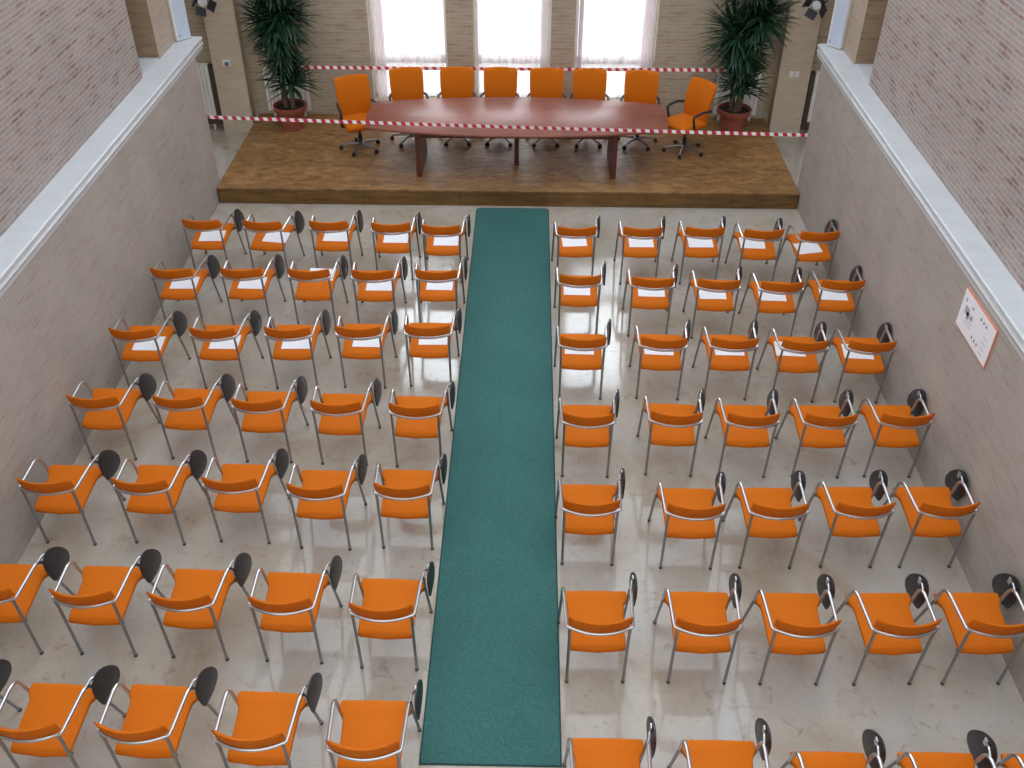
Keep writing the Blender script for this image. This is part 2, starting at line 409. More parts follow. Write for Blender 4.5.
for i, (a, b_) in enumerate(WIN):
    fy0, fy1 = YB+0.25, YB+0.31
    f = MB()
    t = 0.055
    f.box((a, fy0, Z0W), (a+t, fy1, Z1W)); f.box((b_-t, fy0, Z0W), (b_, fy1, Z1W))
    for z in (Z0W, 0.98, 3.3, Z1W-t):
        f.box((a+t, fy0, z), (b_-t, fy1, z+(0.14 if z == 0.98 else (0.16 if z == 3.3 else t))))
    fo = struct('window_%d' % (i+1), f, M['white_paint'])
    g = MB().box((a+t, YB+0.275, Z0W+t), (b_-t, YB+0.285, Z1W-t)).build('pane', M['glass'], fo)
    # sheer curtain gathered a little at both edges
    cx0, cx1 = a+0.05, b_-0.05
    n = 120
    rng = random.Random(40+i)
    ph = [rng.uniform(0, 6.28) for _ in range(4)]
    ring = []
    rows = [3.25, 2.6, 1.9, 1.2, 0.8, Z0W+0.03]
    cb = MB(); vv = []
    for zi, z in enumerate(rows):
        line = []
        for k in range(n+1):
            u = k/n
            edge = max(0, 1-min(u, 1-u)/0.13)
            amp = (0.012+0.022*edge)*(0.7+0.15*zi)
            freq = 9+16*edge
            y = YB+0.13 + amp*math.sin(2*PI*freq*0.35*u*3+ph[0]) + 0.014*math.sin(2*PI*5.3*u+ph[1]+zi*0.25) + 0.01*math.sin(2*PI*13*u+ph[2]+zi*0.1)
            x = cx0+(cx1-cx0)*u + 0.006*math.sin(2*PI*7*u+ph[3]+zi*0.5)
            line.append(cb.bm.verts.new((x, y, z)))
        vv.append(line)
    for r0, r1 in zip(vv, vv[1:]):
        for k in range(n): cb.face([r0[k], r0[k+1], r1[k+1], r1[k]])
    gathered = ([(cx0+0.01, cx0+0.17)], [(cx1-0.11, cx1-0.01)], [(cx1-0.16, cx1-0.01), (cx0+0.005, cx0+0.07)])[i]
    gparts = []
    for g0, g1 in gathered:
        gb = MB()
        for lay in range(3):
            vv = []
            for zi, z in enumerate(rows):
                vv.append([gb.bm.verts.new((g0+(g1-g0)*k/36+0.004*math.sin(zi+lay), YB+0.075-0.020*lay+0.009*math.sin(2*PI*k/36*(4+lay)+lay*2+zi*0.2), z)) for k in range(37)])
            for r0, r1 in zip(vv, vv[1:]):
                for k in range(36): gb.face([r0[k], r0[k+1], r1[k+1], r1[k]])
        gparts.append(gb)
    place = ('left', 'middle', 'right')[i]
    cu = empty('sheer_curtain', ((a+b_)/2, YB+0.13, Z0W+0.03))
    co = cb.build('fabric', M['curtain'], cu, smooth=True, angle=180)
    co.location = (-(a+b_)/2, -(YB+0.13), -(Z0W+0.03))
    for gb in gparts:
        go = gb.build('gathered_edge', M['curtain'], cu, smooth=True, angle=180); go.location = co.location
    rod = MB().tube([(a+0.01, YB+0.13, 3.26), (b_-0.01, YB+0.13, 3.26)], 0.012).build('rod', M['white_paint'], cu)
    rod.location = co.location
    tag(cu, 'white sheer curtain glowing in the %s of the three tall windows' % place, 'curtain', 'sheer curtains at the windows')

# ------------------------------------------------------------------ platform
st = empty('stage_platform', ((XL+XR)/2, 1.3, 0))
ox, oy = -(XL+XR)/2, -1.3
def stp(mb, name, mat, **kw):
    o = mb.build(name, mat, st, **kw); o.location = (ox, oy, 0); return o
stp(MB().box((XL+0.006, 0.0, PH-0.03), (XR-0.006, YB-0.004, PH), 0.006), 'deck', M['parquet'])
xs = [XL+0.012, -3.0, -2.05, -0.72, 0.46, 1.84, 3.02, XR-0.012]
for a, b_ in zip(xs, xs[1:]):
    stp(MB().box((a+0.002, 0.012, 0.002), (b_-0.002, 0.034, PH-0.031), 0.002), 'front_panel', M['fascia'])
for x0 in (XL+0.012, XR-0.034):
    stp(MB().box((x0, 0.036, 0.002), (x0+0.022, YB-0.01, PH-0.031)), 'side_panel', M['fascia'])
tag(st, 'low brown wooden stage platform under the table, below the windows', 'platform')

# ------------------------------------------------------------------ carpet runner
y0c, y1c = -8.42, -0.06
cb = MB()
def outline(inset):
    x = 0.5-inset; r = 0.06
    return [(-x, y0c+inset), (x, y0c+inset), (x, y1c-inset-r), (x-r*0.3, y1c-inset-r*0.3), (x-r, y1c-inset), (-x+r, y1c-inset), (-x+r*0.3, y1c-inset-r*0.3), (-x, y1c-inset-r)]
cr = empty('carpet_runner', (0, -4.2, 0))
cb.loft([[(x, y+4.2, 0.001) for x, y in outline(0.012)], [(x, y+4.2, 0.010) for x, y in outline(0.012)]])
cb.build('pile', M['carpet'], cr)
eb = MB(); n = 8
for (z0, z1) in ((0.001, 0.009),):
    o1, i1 = outline(0.0), outline(0.0125)
    A = [eb.bm.verts.new((x, y+4.2, z0)) for x, y in o1]; B = [eb.bm.verts.new((x, y+4.2, z1)) for x, y in o1]; C_ = [eb.bm.verts.new((x, y+4.2, z1)) for x, y in i1]
    for k in range(n):
        j = (k+1) % n
        eb.face([A[k], A[j], B[j], B[k]]); eb.face([B[k], B[j], C_[j], C_[k]])
eb.build('binding', M['carpet_edge'], cr)
tag(cr, 'long teal green carpet runner down the aisle to the platform', 'carpet')

# ------------------------------------------------------------------ tablet armchairs
ORD = ['first', 'second', 'third', 'fourth', 'fifth']
def seat_plane(y): return 0.436+0.142*y

def make_chair():
    root = empty('tablet_armchair')
    # seat: narrow body, ears at the front that reach the front legs
    prof = [(-.010, .196), (.003, .204), (.02, .206), (.07, .207), (.15, .208), (.24, .210), (.31, .212), (.345, .216), (.366, .230), (.378, .238), (.392, .243), (.43, .244), (.452, .242), (.462, .236)]
    def ring(inset, dz):
        pts = []
        for y, w in prof:
            yy = min(max(y, inset-.010), .462-inset); pts.append((w-inset, yy))
        full = [(-x, y) for x, y in pts] + [(0, .466-inset)] + [(x, y) for x, y in reversed(pts)] + [(0, -0.026+inset)]
        return [(x, y, seat_plane(y)+dz - (0.020 if y < 0.001 else (0.010 if y < 0.012 else (0.003 if y < .03 else 0)))) for x, y in full]
    s = MB()
    rs = [ring(.014, -.036), ring(.003, -.031), ring(0, -.018), ring(.004, -.004), ring(.013, 0.0)]
    R = [[s.bm.verts.new(p) for p in r] for r in rs]
    n = len(R[0])
    for a, b in zip(R, R[1:]):
        for k in range(n): s.face([a[k], a[(k+1)%n], b[(k+1)%n], b[k]])
    # top and bottom filled across in strips
    m = len(prof)
    for ringv in (R[0], R[-1]):
        Lft = ringv[:m]; front = ringv[m]; Rgt = list(reversed(ringv[m+1:2*m+1])); back = ringv[2*m+1]
        for k in range(m-1): s.face([Lft[k], Rgt[k], Rgt[k+1], Lft[k+1]])
        s.face([Lft[m-1], Rgt[m-1], front]); s.face([Lft[0], back, Rgt[0]])
    s.build('seat', M['orange'], root, smooth=True, angle=50)
    # backrest: curved strip above the rear rail
    b = MB(); rings = []
    nx = 14
    for i in range(nx+1):
        u = -1+2*i/nx
        x = .227*u
        y = -0.066*(1-u*u)-0.010
        e = 0.010 if i in (0, nx) else 0.0
        t = .013 - e*0.8
        sec = []
        for (dy, z) in ((t, .700+e), (t*1.1, .725), (t, .804-e), (t*.3, .818-e), (-t*.6, .814-e), (-t*1.1, .79), (-t*1.2, .72), (-t, .700+e), (0, .694+e)):
            lean = -(z-.69)*0.24
            sec.append((x, y+dy+lean, z))
        rings.append(sec)
    b.loft(rings)
    b.build('backrest', M['orange'], root, smooth=True, angle=60)
    for sx in (-1, 1):
        # front leg leans forward, armrest carries on over the bend
        leg = MB().tube([(sx*.257, .555, .012), (sx*.251, .405, .48)], .0115).build('leg', M['steel'], root, smooth=True)
        MB().lathe([(.010, 0), (.0145, .002), (.0145, .016), (.012, .022)], (sx*.257, .556, 0), 10).build('foot', M['rubber'], leg, smooth=True)
        MB().tube(fillet([(sx*.251, .405, .48), (sx*.249, .346, .702), (sx*.236, .00, .690)], .13, 9), .0128).build('armrest', M['chrome'], root, smooth=True)
        leg = MB().tube(fillet([(sx*.214, -.042, .682), (sx*.213, -.030, .60), (sx*.211, .0, .012)], .1, 3), .0115).build('leg', M['steel'], root, smooth=True)
        MB().lathe([(.010, 0), (.0145, .002), (.0145, .016), (.012, .022)], (sx*.211, 0, 0), 10).build('foot', M['rubber'], leg, smooth=True)
    # rear rail under the backrest
    pts = [(-.236, .00, .690), (-.234, -.030, .690)]
    mid = [(.216*u, -.036-.062*(1-u*u), .686) for u in [(-1+2*k/10) for k in range(11)]]
    pts = fillet(pts+[mid[0]], .03, 4)[:-1] + mid + list(reversed([(-p[0], p[1], p[2]) for p in fillet(pts+[mid[0]], .03, 4)[:-1]]))
    MB().tube(pts, .0115).build('back_rail', M['chrome'], root, smooth=True)
    # frame under the seat
    f = MB()
    f.tube([(-.247, .398, .452), (.247, .398, .452)], .010)
    f.tube([(-.212, .012, .392), (.212, .012, .392)], .010)
    for sx in (-1, 1): f.tube([(sx*.17, .012, .390), (sx*.17, .398, .448)], .009)
    f.build('seat_frame', M['steel'], root, smooth=True)
    # folded writing tablet hanging outside the right arm
    ds = [(0,.78),(.05,.80),(.11,.835),(.19,.89),(.255,.965),(.265,1.02),(.23,1.075),(.13,1.12),(-.02,1.14),(-.17,1.125),(-.26,1.08),(-.285,1.01),(-.26,.945),(-.19,.88),(-.10,.825),(-.04,.795)]
    # round the outline a little by subdivision of the control points
    pts = [Vector(((s_+d)/2, (s_-d)/2)) for d, s_ in ds]
    fine = []
    for k in range(len(pts)):
        p0, p1, p2, p3 = pts[k-1], pts[k], pts[(k+1) % len(pts)], pts[(k+2) % len(pts)]
        for t in (0, .5):
            fine.append(0.5*((2*p1)+(p2-p0)*t+(2*p0-5*p1+4*p2-p3)*t*t+(3*p1-p0-3*p2+p3)*t**3))
    cen = sum(fine, Vector((0,0)))/len(fine)
    def tr(x, sc): return [(x-.009, (cen+(p-cen)*sc*1.04).x-.028, (cen+(p-cen)*sc*1.04).y+.046) for p in fine]
    tb = MB().loft([tr(.293, .95), tr(.296, 1.0), tr(.307, 1.0), tr(.310, .95)]).build('writing_tablet', M['tablet'], root, smooth=True, angle=50)
    br = MB()
    br.tube(fillet([(.250, .315, .692), (.260, .372, .700), (.279, .440, .655)], .03, 4), .0085)
    br.box((.274, .426, .622), (.2845, .462, .678), .004)
    br.build('bracket', M['chrome'], tb, smooth=True)
    return root

chair_proto = make_chair()
ROWN = {1: 'front row', 2: 'second row', 3: 'third row', 4: 'fourth row', 5: 'fifth row', 6: 'sixth row', 7: 'nearest row'}
PAPER_DX = {(2,'L',2): (0.02, 0.30, 0.02)}
used = False
rp = random.Random(3)
paper_proto = None
# sideways shift, distance from the seat's rear edge, turn
PAPERS = {
 (1,'L'): [(.02,.085,.05), (.06,.09,-.06), (.02,.11,-.03), (.02,.115,0), (.03,.105,.01)],
 (2,'L'): [(.02,.11,.03), (.02,.105,-.02), (.03,.27,-.05), (.03,.105,.0), (.01,.115,-.02)],
 (3,'L'): [(.03,.085,.0), (.02,.095,.01), (.02,.09,.02), (.035,.105,.0), (.03,.12,.02)],
 (1,'R'): [(-.005,.12,.06), (.02,.115,.03), (.01,.11,.03), (-.05,.13,-.02), (-.02,.075,.16)],
 (2,'R'): [(-.02,.115,.0), (.02,.13,.02), (-.01,.12,.04), (-.02,.125,-.03), (.0,.11,-.02)],
 (3,'R'): [(-.02,.15,-.01), (-.01,.15,-.01), (.02,.15,.0), (-.05,.165,-.02), (-.02,.14,-.03)],
}
def seat_label(rw, sd, i_from_carpet):
    side = 'left' if sd == 'L' else 'right'
    k = i_from_carpet
    pos = 'next to green carpet' if k == 0 else ('by the %s wall' % side if k == 4 else '%s from green carpet' % ORD[k])
    return side, pos
for rw in range(1, 8):
    for sd in ('L', 'R'):
        for i, (x, y, a) in enumerate(POSES[rw, sd]):
            k = 4-i if sd == 'L' else i
            if sd == 'R' and k == 4: x = min(x, 3.616)
            c = chair_proto if not used else copy_tree(chair_proto)
            used = True
            c.location = (x, y, 0); c.rotation_euler = (0, 0, a)
            side, pos = seat_label(rw, sd, k)
            extra = ', paper on seat' if rw <= 3 else ''
            tag(c, 'orange tablet-arm chair, %s, %s side, %s%s' % (ROWN[rw], side, pos, extra), 'chair', 'orange tablet-arm chairs in rows')
            if rw <= 3:
                dx, dy, rot = PAPERS[rw, sd][i]
                if paper_proto is None:
                    pm = MB()
                    nx, ny = 6, 4
                    top = [[pm.bm.verts.new((-.148+.296*u/nx, .21*v/ny, 0.0012+0.0009*math.sin(u*1.1)*v/ny)) for u in range(nx+1)] for v in range(ny+1)]
                    bot = [[pm.bm.verts.new((q.co.x, q.co.y, q.co.z-0.0010)) for q in row] for row in top]
                    for v in range(ny):
                        for u in range(nx):
                            pm.face([top[v][u], top[v][u+1], top[v+1][u+1], top[v+1][u]])
                            pm.face([bot[v][u], bot[v+1][u], bot[v+1][u+1], bot[v][u+1]])
                    border = [(0,u) for u in range(nx)]+[(v,nx) for v in range(ny)]+[(ny,u) for u in range(nx,0,-1)]+[(v,0) for v in range(ny,0,-1)]
                    for q in range(len(border)):
                        (v0,u0),(v1,u1) = border[q], border[(q+1) % len(border)]
                        pm.face([top[v0][u0], bot[v0][u0], bot[v1][u1], top[v1][u1]])
                    paper_proto = pm.build('paper_sheet', M['paper']); pp = paper_proto
                else:
                    pp = paper_proto.copy(); COL.objects.link(pp)
                # lay the sheet on the sloping seat
                T = Matrix.Translation((x, y, 0)) @ Matrix.Rotation(a, 4, 'Z') @ Matrix.Translation((dx, dy, seat_plane(dy)+0.0006)) @ Matrix.Rotation(math.atan(.142), 4, 'X') @ Matrix.Rotation(rot, 4, 'Z')
                pp.matrix_world = T
                tag(pp, 'white paper sheet on orange seat, %s, %s side, %s' % (ROWN[rw], side, pos), 'paper', 'white paper sheets on the chairs')

# ------------------------------------------------------------------ conference table
TX, TY, TA, TB, TN = 0.04, 0.835, 2.14, 0.665, 2.8
tb_root = empty('conference_table', (TX, TY, PH))
def sup(sc, n=0, dn=0.0):
    """boat outline: long bowed sides, short nearly straight ends, eased corners"""
    xe = 2.045-dn
    side = [(xe*u, -(.695-dn-.235*u*u)) for u in [(-1+2*k/40) for k in range(41)]]
    ends = [(2.045+.055*(1-v*v)-dn, v*(.43-dn)) for v in [(-1+2*k/10) for k in range(11)]]
    return side + ends + [(-x, -y) for x, y in side] + [(-x, -y) for x, y in ends]
m = MB()
m.loft([[(x, y, z) for x, y in sup(1, dn=d)] for z, d in ((0.700, .012), (0.706, .003), (0.720, 0.0), (0.732, 0.002), (0.737, 0.008))])
m.build('tabletop', M['cherry'], tb_root, smooth=True, angle=50)
for x in (-1.36, 1.36):
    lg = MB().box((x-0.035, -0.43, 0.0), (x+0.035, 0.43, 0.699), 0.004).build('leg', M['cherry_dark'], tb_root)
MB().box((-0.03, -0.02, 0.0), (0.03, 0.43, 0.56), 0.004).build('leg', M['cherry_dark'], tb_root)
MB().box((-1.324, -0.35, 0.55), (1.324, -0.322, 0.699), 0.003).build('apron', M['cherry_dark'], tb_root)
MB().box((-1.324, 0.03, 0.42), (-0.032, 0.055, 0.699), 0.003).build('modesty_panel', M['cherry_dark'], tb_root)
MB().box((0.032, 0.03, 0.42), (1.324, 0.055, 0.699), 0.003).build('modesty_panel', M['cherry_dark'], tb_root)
tag(tb_root, 'long reddish brown boat-shaped conference table on the wooden platform', 'table')

# ------------------------------------------------------------------ office chairs
def cushion(mb, w, d, t, y0, zf, nx=8, ny=8, taper=0.0):
    """rounded pad in the xy plane"""
    rings = []
    def outl(sc_in):
        pts = []
        r = 0.07
        for cx, cy, a0 in ((1,1,0), (-1,1,90), (-1,-1,180), (1,-1,270)):
            for k in range(5):
                a = math.radians(a0+k*22.5)
                ww = w/2 - (taper if cy < 0 else 0)
                pts.append((cx*(ww-r)+math.cos(a)*(r-sc_in), cy*(d/2-r)+math.sin(a)*(r-sc_in)))
        return pts
    for dz, ins in ((-t, .03), (-t*.85, .006), (-t*.5, 0), (-t*.15, .006), (0, .03)):
        rings.append([(x, y+y0, zf(x, y)+dz) for x, y in outl(ins)])
    mb.loft(rings)
    return mb

def make_office_chair():
    root = empty('office_chair')
    # seat
    s = cushion(MB(), .49, .47, .085, -.02, lambda x, y: .475+0.02*(x/.25)**2 - (0.03 if y < -.2 else 0))
    s.build('seat', M['orange_office'], root, smooth=True, angle=60)
    # backrest: slightly tapered, bowed slab leaning back
    b = MB(); rings = []
    for k in range(13):
        z = .455+.54*k/12
        u = k/12
        w = .226+.022*min(1, u*1.6) - (0.010 if k == 12 else 0) - (0.01 if k == 0 else 0)
        yc = .185+.115*u+.035*math.sin(PI*u*1.0)*-1
        th = .030 if 0 < k < 12 else .018
        sec = []
        for i in range(9):
            x = w*(-1+2*i/8); sec.append((x, yc-th+0.030*(x/.25)**2*-1+ (0.01 if i in (0, 8) else 0), z + (0.012*(1-(x/w)**2) if k == 12 else 0)))
        for i in range(8, -1, -1):
            x = w*(-1+2*i/8); sec.append((x, yc+th-0.030*(x/.25)**2 - (0.01 if i in (0, 8) else 0), z + (0.012*(1-(x/w)**2) if k == 12 else 0)))
        rings.append(sec)
    b.loft(rings)
    b.build('backrest', M['orange_office'], root, smooth=True, angle=60)
    # arms: black loops
    for sx in (-1, 1):
        a = MB()
        path = fillet([(sx*.235, -.08, .40), (sx*.272, -.09, .42), (sx*.276, -.155, .645), (sx*.272, .04, .672), (sx*.245, .225, .64)], .05, 5)
        a.tube(path, .019, 8)
        a.build('armrest', M['black'], root, smooth=True)
    u = MB()
    u.box((-.13, -.12, .345), (.13, .10, .395), .01); u.box((-.05, .08, .35), (.05, .215, .375), .006); u.box((-.05, .195, .355), (.05, .220, .56), .006)
    u.build('mechanism', M['black'], root)
    g = MB(); g.lathe([(.030, .075), (.030, .22), (.018, .22), (.018, .35)], n=14)
    g.build('gas_column', M['black'], root, smooth=True)
    hub = MB().lathe([(.030, .062), (.042, .066), (.042, .108), (.030, .114)], n=14).build('hub', M['steel'], root, smooth=True)
    for k in range(5):
        a = 2*PI*k/5+.32
        d = Vector((math.cos(a), math.sin(a), 0))
        lg = MB().tube([d*.035+Vector((0,0,.095)), d*.16+Vector((0,0,.088)), d*.29+Vector((0,0,.066))], [.021, .017, .013], 8).build('leg', M['steel'], root, smooth=True)
        c = MB(); pd = Vector((-d.y, d.x, 0))
        base = d*.292
        for q in (-1, 1):
            mt = Matrix.Translation(base+pd*(q*.014)+Vector((0,0,.0275))) @ Matrix.Rotation(a, 4, 'Z') @ Matrix.Rotation(PI/2, 4, 'X')
            c.lathe([(.018, -.010), (.027, -.007), (.027, .007), (.018, .010)], n=14, mat=mt)
        c.tube([base+Vector((0,0,.03)), base+Vector((0,0,.072))], .007)
        c.build('caster', M['black'], lg, smooth=True)
    return root
oc = make_office_chair()
OC = [(-2.27, 1.34, 0.38, 'orange office chair at the left end of the conference table', 0),
      (-1.56, 1.66, 0.20, 'orange office chair behind the table, leftmost of its back row, turned slightly', 0),
      (-0.855, 1.70, 0.02, 'orange office chair behind the table, second from left in back row', 0),
      (-0.225, 1.70, -0.04, 'orange office chair behind the table, third from left in back row', 0),
      (0.462, 1.69, 0.0, 'orange office chair behind the table, third from right in back row', 0),
      (1.097, 1.68, 0.0, 'orange office chair behind the table, second from right in back row', 0),
      (1.83, 1.62, -0.12, 'orange office chair behind the table, rightmost of its back row', 0),
      (2.50, 1.36, -0.95, 'orange office chair at the right end of table, seen from its side', 0)]
for i, (x, y, a, lab, _) in enumerate(OC):
    c = oc if i == 0 else copy_tree(oc)
    c.location = (x, y, PH); c.rotation_euler = (0, 0, a)
    tag(c, lab, 'chair', 'orange office chairs round the table')

# ------------------------------------------------------------------ potted yuccas
def leaf(mb, o, az, el, ln, w, droop, rng):
    """a folded sword leaf: a strip of five cross sections, three points across"""
    d = Vector((math.cos(az)*math.cos(el), math.sin(az)*math.cos(el), math.sin(el)))
    side = Vector((-math.sin(az), math.cos(az), 0))
    p = Vector(o); prev = None
    n = 5
    for k in range(n+1):
        t = k/n
        ww = w*(0.55+1.1*t-1.65*t*t) if t < 1 else 0.0008
        ww = max(ww, 0.0008)
        up = side.cross(d).normalized()
        a_, b_, c_ = mb.bm.verts.new(p-side*ww), mb.bm.verts.new(p-up*ww*0.35), mb.bm.verts.new(p+side*ww)
        if prev:
            mb.face([prev[0], prev[1], b_, a_]); mb.face([prev[1], prev[2], c_, b_])
        prev = (a_, b_, c_)
        p = p+d*(ln/n)
        d = (d+Vector((0,0,-droop*(0.4+t)/n))).normalized()

def make_yucca(px, py, crowns, trunks, seed, label, potlabel):
    rng = random.Random(seed)
    pot = empty('potted_yucca', (px, py, PH))
    pm = MB().lathe([(.150, 0), (.165, .004), (.195, .20), (.215, .285), (.245, .288), (.252, .30), (.256, .365), (.246, .372), (.232, .368), (.224, .31), (.05, .305)], n=36)
    pm.build('pot', M['terracotta'], pot, smooth=True, angle=35)
    MB().lathe([(.226, .300), (.226, .325), (.12, .338), (.02, .334)], n=24).build('soil', M['soil'], pot, smooth=True)
    for (pts, r) in trunks:
        n = len(pts)
        MB().tube(pts, [r*(1-0.25*k/(n-1)) for k in range(n)], 10).build('trunk', M['trunk'], pot, smooth=True)
    for (c, cnt, ln, w, elmin, elmax, droop, squash) in crowns:
        mb = MB()
        for k in range(cnt):
            az = k*2.39996+rng.uniform(-.25, .25)
            f = (k+0.5)/cnt
            el = elmin+(elmax-elmin)*f+rng.uniform(-.12, .12)
            o = Vector(c)+Vector((math.cos(az)*.03, math.sin(az)*.03, rng.uniform(-.10, .10)+0.12*f))
            leaf(mb, o, az, el, ln*rng.uniform(.78, 1.08)*(1-squash*abs(math.sin(az))), w*rng.uniform(.8, 1.15), droop*rng.uniform(.6, 1.3), rng)
        mb.build('foliage', M['leaf'], pot, smooth=True, angle=180)
    tag(pot, label, 'plant', 'potted yuccas beside the windows')
    return pot
make_yucca(-3.44, 2.10, [((0.10, -0.07, .74), 130, .50, .034, -.35, 1.3, .6, .25), ((-.02, -0.04, 1.02), 90, .50, .032, -.9, 1.0, .55, .25), ((-.08, -0.05, 1.55), 260, .60, .034, -1.05, 1.35, .45, .25), ((.10, -.02, 1.70), 240, .58, .034, -.9, 1.4, .4, .25), ((-.02, 0, 2.15), 240, .62, .034, -.8, 1.45, .4, .25), ((.0, -.06, 1.28), 150, .50, .032, -1.0, .9, .5, .25)],
           [([(-.05, 0, .32), (-.07, -.02, .9), (-.08, -.04, 1.6)], .045), ([(.05, 0, .32), (.07, .01, 1.1), (0, 0, 2.2)], .042), ([(.06, -.06, .32), (.10, -.07, .74)], .035)], 5,
           'tall dark green yucca in terracotta pot left of the windows, on the platform', '')
make_yucca(3.33, 2.12, [((0.03, -0.08, .70), 130, .50, .034, -.35, 1.3, .6, .25), ((-.02, -0.04, 1.0), 90, .50, .032, -.9, 1.0, .55, .25), ((-.12, -0.05, 1.42), 240, .64, .034, -1.0, 1.3, .4, .25), ((.18, -.03, 1.68), 260, .62, .034, -.95, 1.4, .4, .25), ((.02, 0, 2.15), 240, .62, .034, -.8, 1.45, .4, .25), ((.02, -.06, 1.2), 150, .50, .032, -1.0, .9, .5, .25)],
           [([(-.04, 0, .32), (-.09, -.02, .9), (-.12, -.04, 1.5)], .045), ([(.06, 0, .32), (.12, .01, 1.1), (.05, 0, 2.2)], .042), ([(.0, -.07, .32), (.03, -.08, .70)], .035)], 11,
           'tall dark green yucca in terracotta pot right of the windows, beside end chair', '')

# ------------------------------------------------------------------ barrier tapes
def make_tape(p0, p1, sag, h, label, thick=0.0012, name='barrier_tape'):
    p0, p1 = Vector(p0), Vector(p1)
    mid = (p0+p1)/2
    root = mid
    mb = MB(); n = 40
    rings = []
    for k in range(n+1):
        t = k/n
        p = p0.lerp(p1, t)-Vector((0, 0, sag*4*t*(1-t)))-mid
        tw = 0.10*math.sin(t*9)
        dz = Vector((0, math.sin(tw), math.cos(tw)))*h/2; dy = Vector((0, thick, 0))
        rings.append([p-dz-dy, p+dz-dy, p+dz+dy, p-dz+dy])
    mb.loft(rings)
    o = mb.build(name, M['tape']); o.location = mid
    tag(o, label, 'barrier tape', 'red and white barrier tapes')
    return o
make_tape((-4.14, YE+0.03, 1.16), (3.985, YE+0.03, 0.985), 0.012, 0.045, 'red and white tape strung low across the platform in front of the table')
make_tape((-3.33, 2.08, 1.185), (3.22, 2.08, 1.20), 0.006, 0.048, 'red and white tape strung behind the office chairs from yucca to yucca')

# ------------------------------------------------------------------ radiators
def radiator(x0, x1, y, z0, z1, label, band=0, stp_=False):
    r = empty('radiator', ((x0+x1)/2, y, 0))
    w = x1-x0; n = max(3, int(round(w/0.062)))
    for k in range(n):
        a = -w/2+w*k/n
        MB().box((a+.003, -.045, z0), (a+w/n-.003, .045, z1), .008).build('rib', M['white_paint'], r)
    MB().tube([(-w/2, 0, z0+.05), (w/2, 0, z0+.05)], .018).build('pipe', M['white_paint'], r, smooth=True)
    MB().tube([(-w/2, 0, z1-.05), (w/2, 0, z1-.05)], .018).build('pipe', M['white_paint'], r, smooth=True)
    base = PH if stp_ else 0.0
    for sx in (-1, 1):
        MB().box((sx*w*.36-.015, -.03, base), (sx*w*.36+.015, .03, z0+.01)).build('foot', M['white_paint'], r)
    if band:
        a = (w/2+.005) if band > 0 else (-w/2-.075)
        MB().box((a, -.06, 0.10), (a+.07, .055, z1-.02), .004).build('band', M['dark_brown'], r)  # plain dark brown strip along one side of the ribs
        MB().box((-w/2, -.05, 0.10), (w/2, .05, z0-.004), .003).build('lower_band', M['dark_brown'], r)  # dark brown strip below the ribs
    return tag(r, label, 'radiator', 'white wall radiators')
radiator(-5.24, -4.74, 2.58, 0.22, 1.05, 'white ribbed radiator with dark band left of the left brick pillar', 1)
radiator(4.58, 5.08, 2.58, 0.22, 1.02, 'white ribbed radiator with dark band right of the right brick pillar', -1)
radiator(-3.90, -3.23, 2.57, 0.33, 1.0, 'white radiator on the wall behind the left potted yucca', 0, True)
radiator(3.10, 3.76, 2.57, 0.33, 1.02, 'white radiator on the wall behind the right potted yucca', 0, True)

# ------------------------------------------------------------------ thermostat and switches
t = empty('thermostat', (-4.405, 2.45, 1.11))
MB().box((-.055, -.022, -.05), (.055, .0, .05), .006).build('housing', M['white_paint'], t)
MB().lathe([(.034, .0), (.034, .010), (.026, .014)], n=20, mat=Matrix.Translation((.004, -.0215, -.004)) @ Matrix.Rotation(PI/2, 4, 'X')).build('dial', M['dial'], t, smooth=True)
tag(t, 'small white thermostat with round grey dial on the left brick pillar', 'thermostat')
for i, x in enumerate((4.185, 4.265)):
    sw = empty('light_switch', (x, 2.45, 1.02))
    MB().box((-.032, -.012, -.045), (.032, 0, .045), .004).build('plate', M['white_paint'], sw)
    MB().box((-.017, -.018, -.026), (.017, -.0125, .026), .002).build('rocker', M['white_paint'], sw)
    tag(sw, 'white light switch on right brick pillar, %s of the pair' % ('left', 'right')[i], 'switch', 'light switches on the right pillar')

# ------------------------------------------------------------------ column loudspeakers
for s, lab in ((-1, 'left'), (1, 'right')):
    cx, cy = (-4.285, 0.43) if s < 0 else (4.10, 0.34)
    ang = math.radians(52)*(1 if s < 0 else -1)
    sp = empty('column_loudspeaker', (cx, cy, ZL+0.01), ang)
    MB().box((-.105, -.04, 0.0), (.105, .09, 1.25), .008).build('cabinet', M['white_paint'], sp)
    gx = 0.012
    MB().box((-.092+gx, -.046, 0.02), (.100, -.0405, 1.23), .003).build('grille', M['speaker'], sp)
    MB().lathe([(.009, 0), (.009, .003)], n=12, mat=Matrix.Translation((-.07+gx if s < 0 else -.07+gx, -.0465, .06)) @ Matrix.Rotation(PI/2, 4, 'X')).build('badge', M['black'], sp)
    tag(sp, 'tall narrow pale column loudspeaker on the %s stone ledge end' % lab, 'loudspeaker', 'column loudspeakers on the ledges')

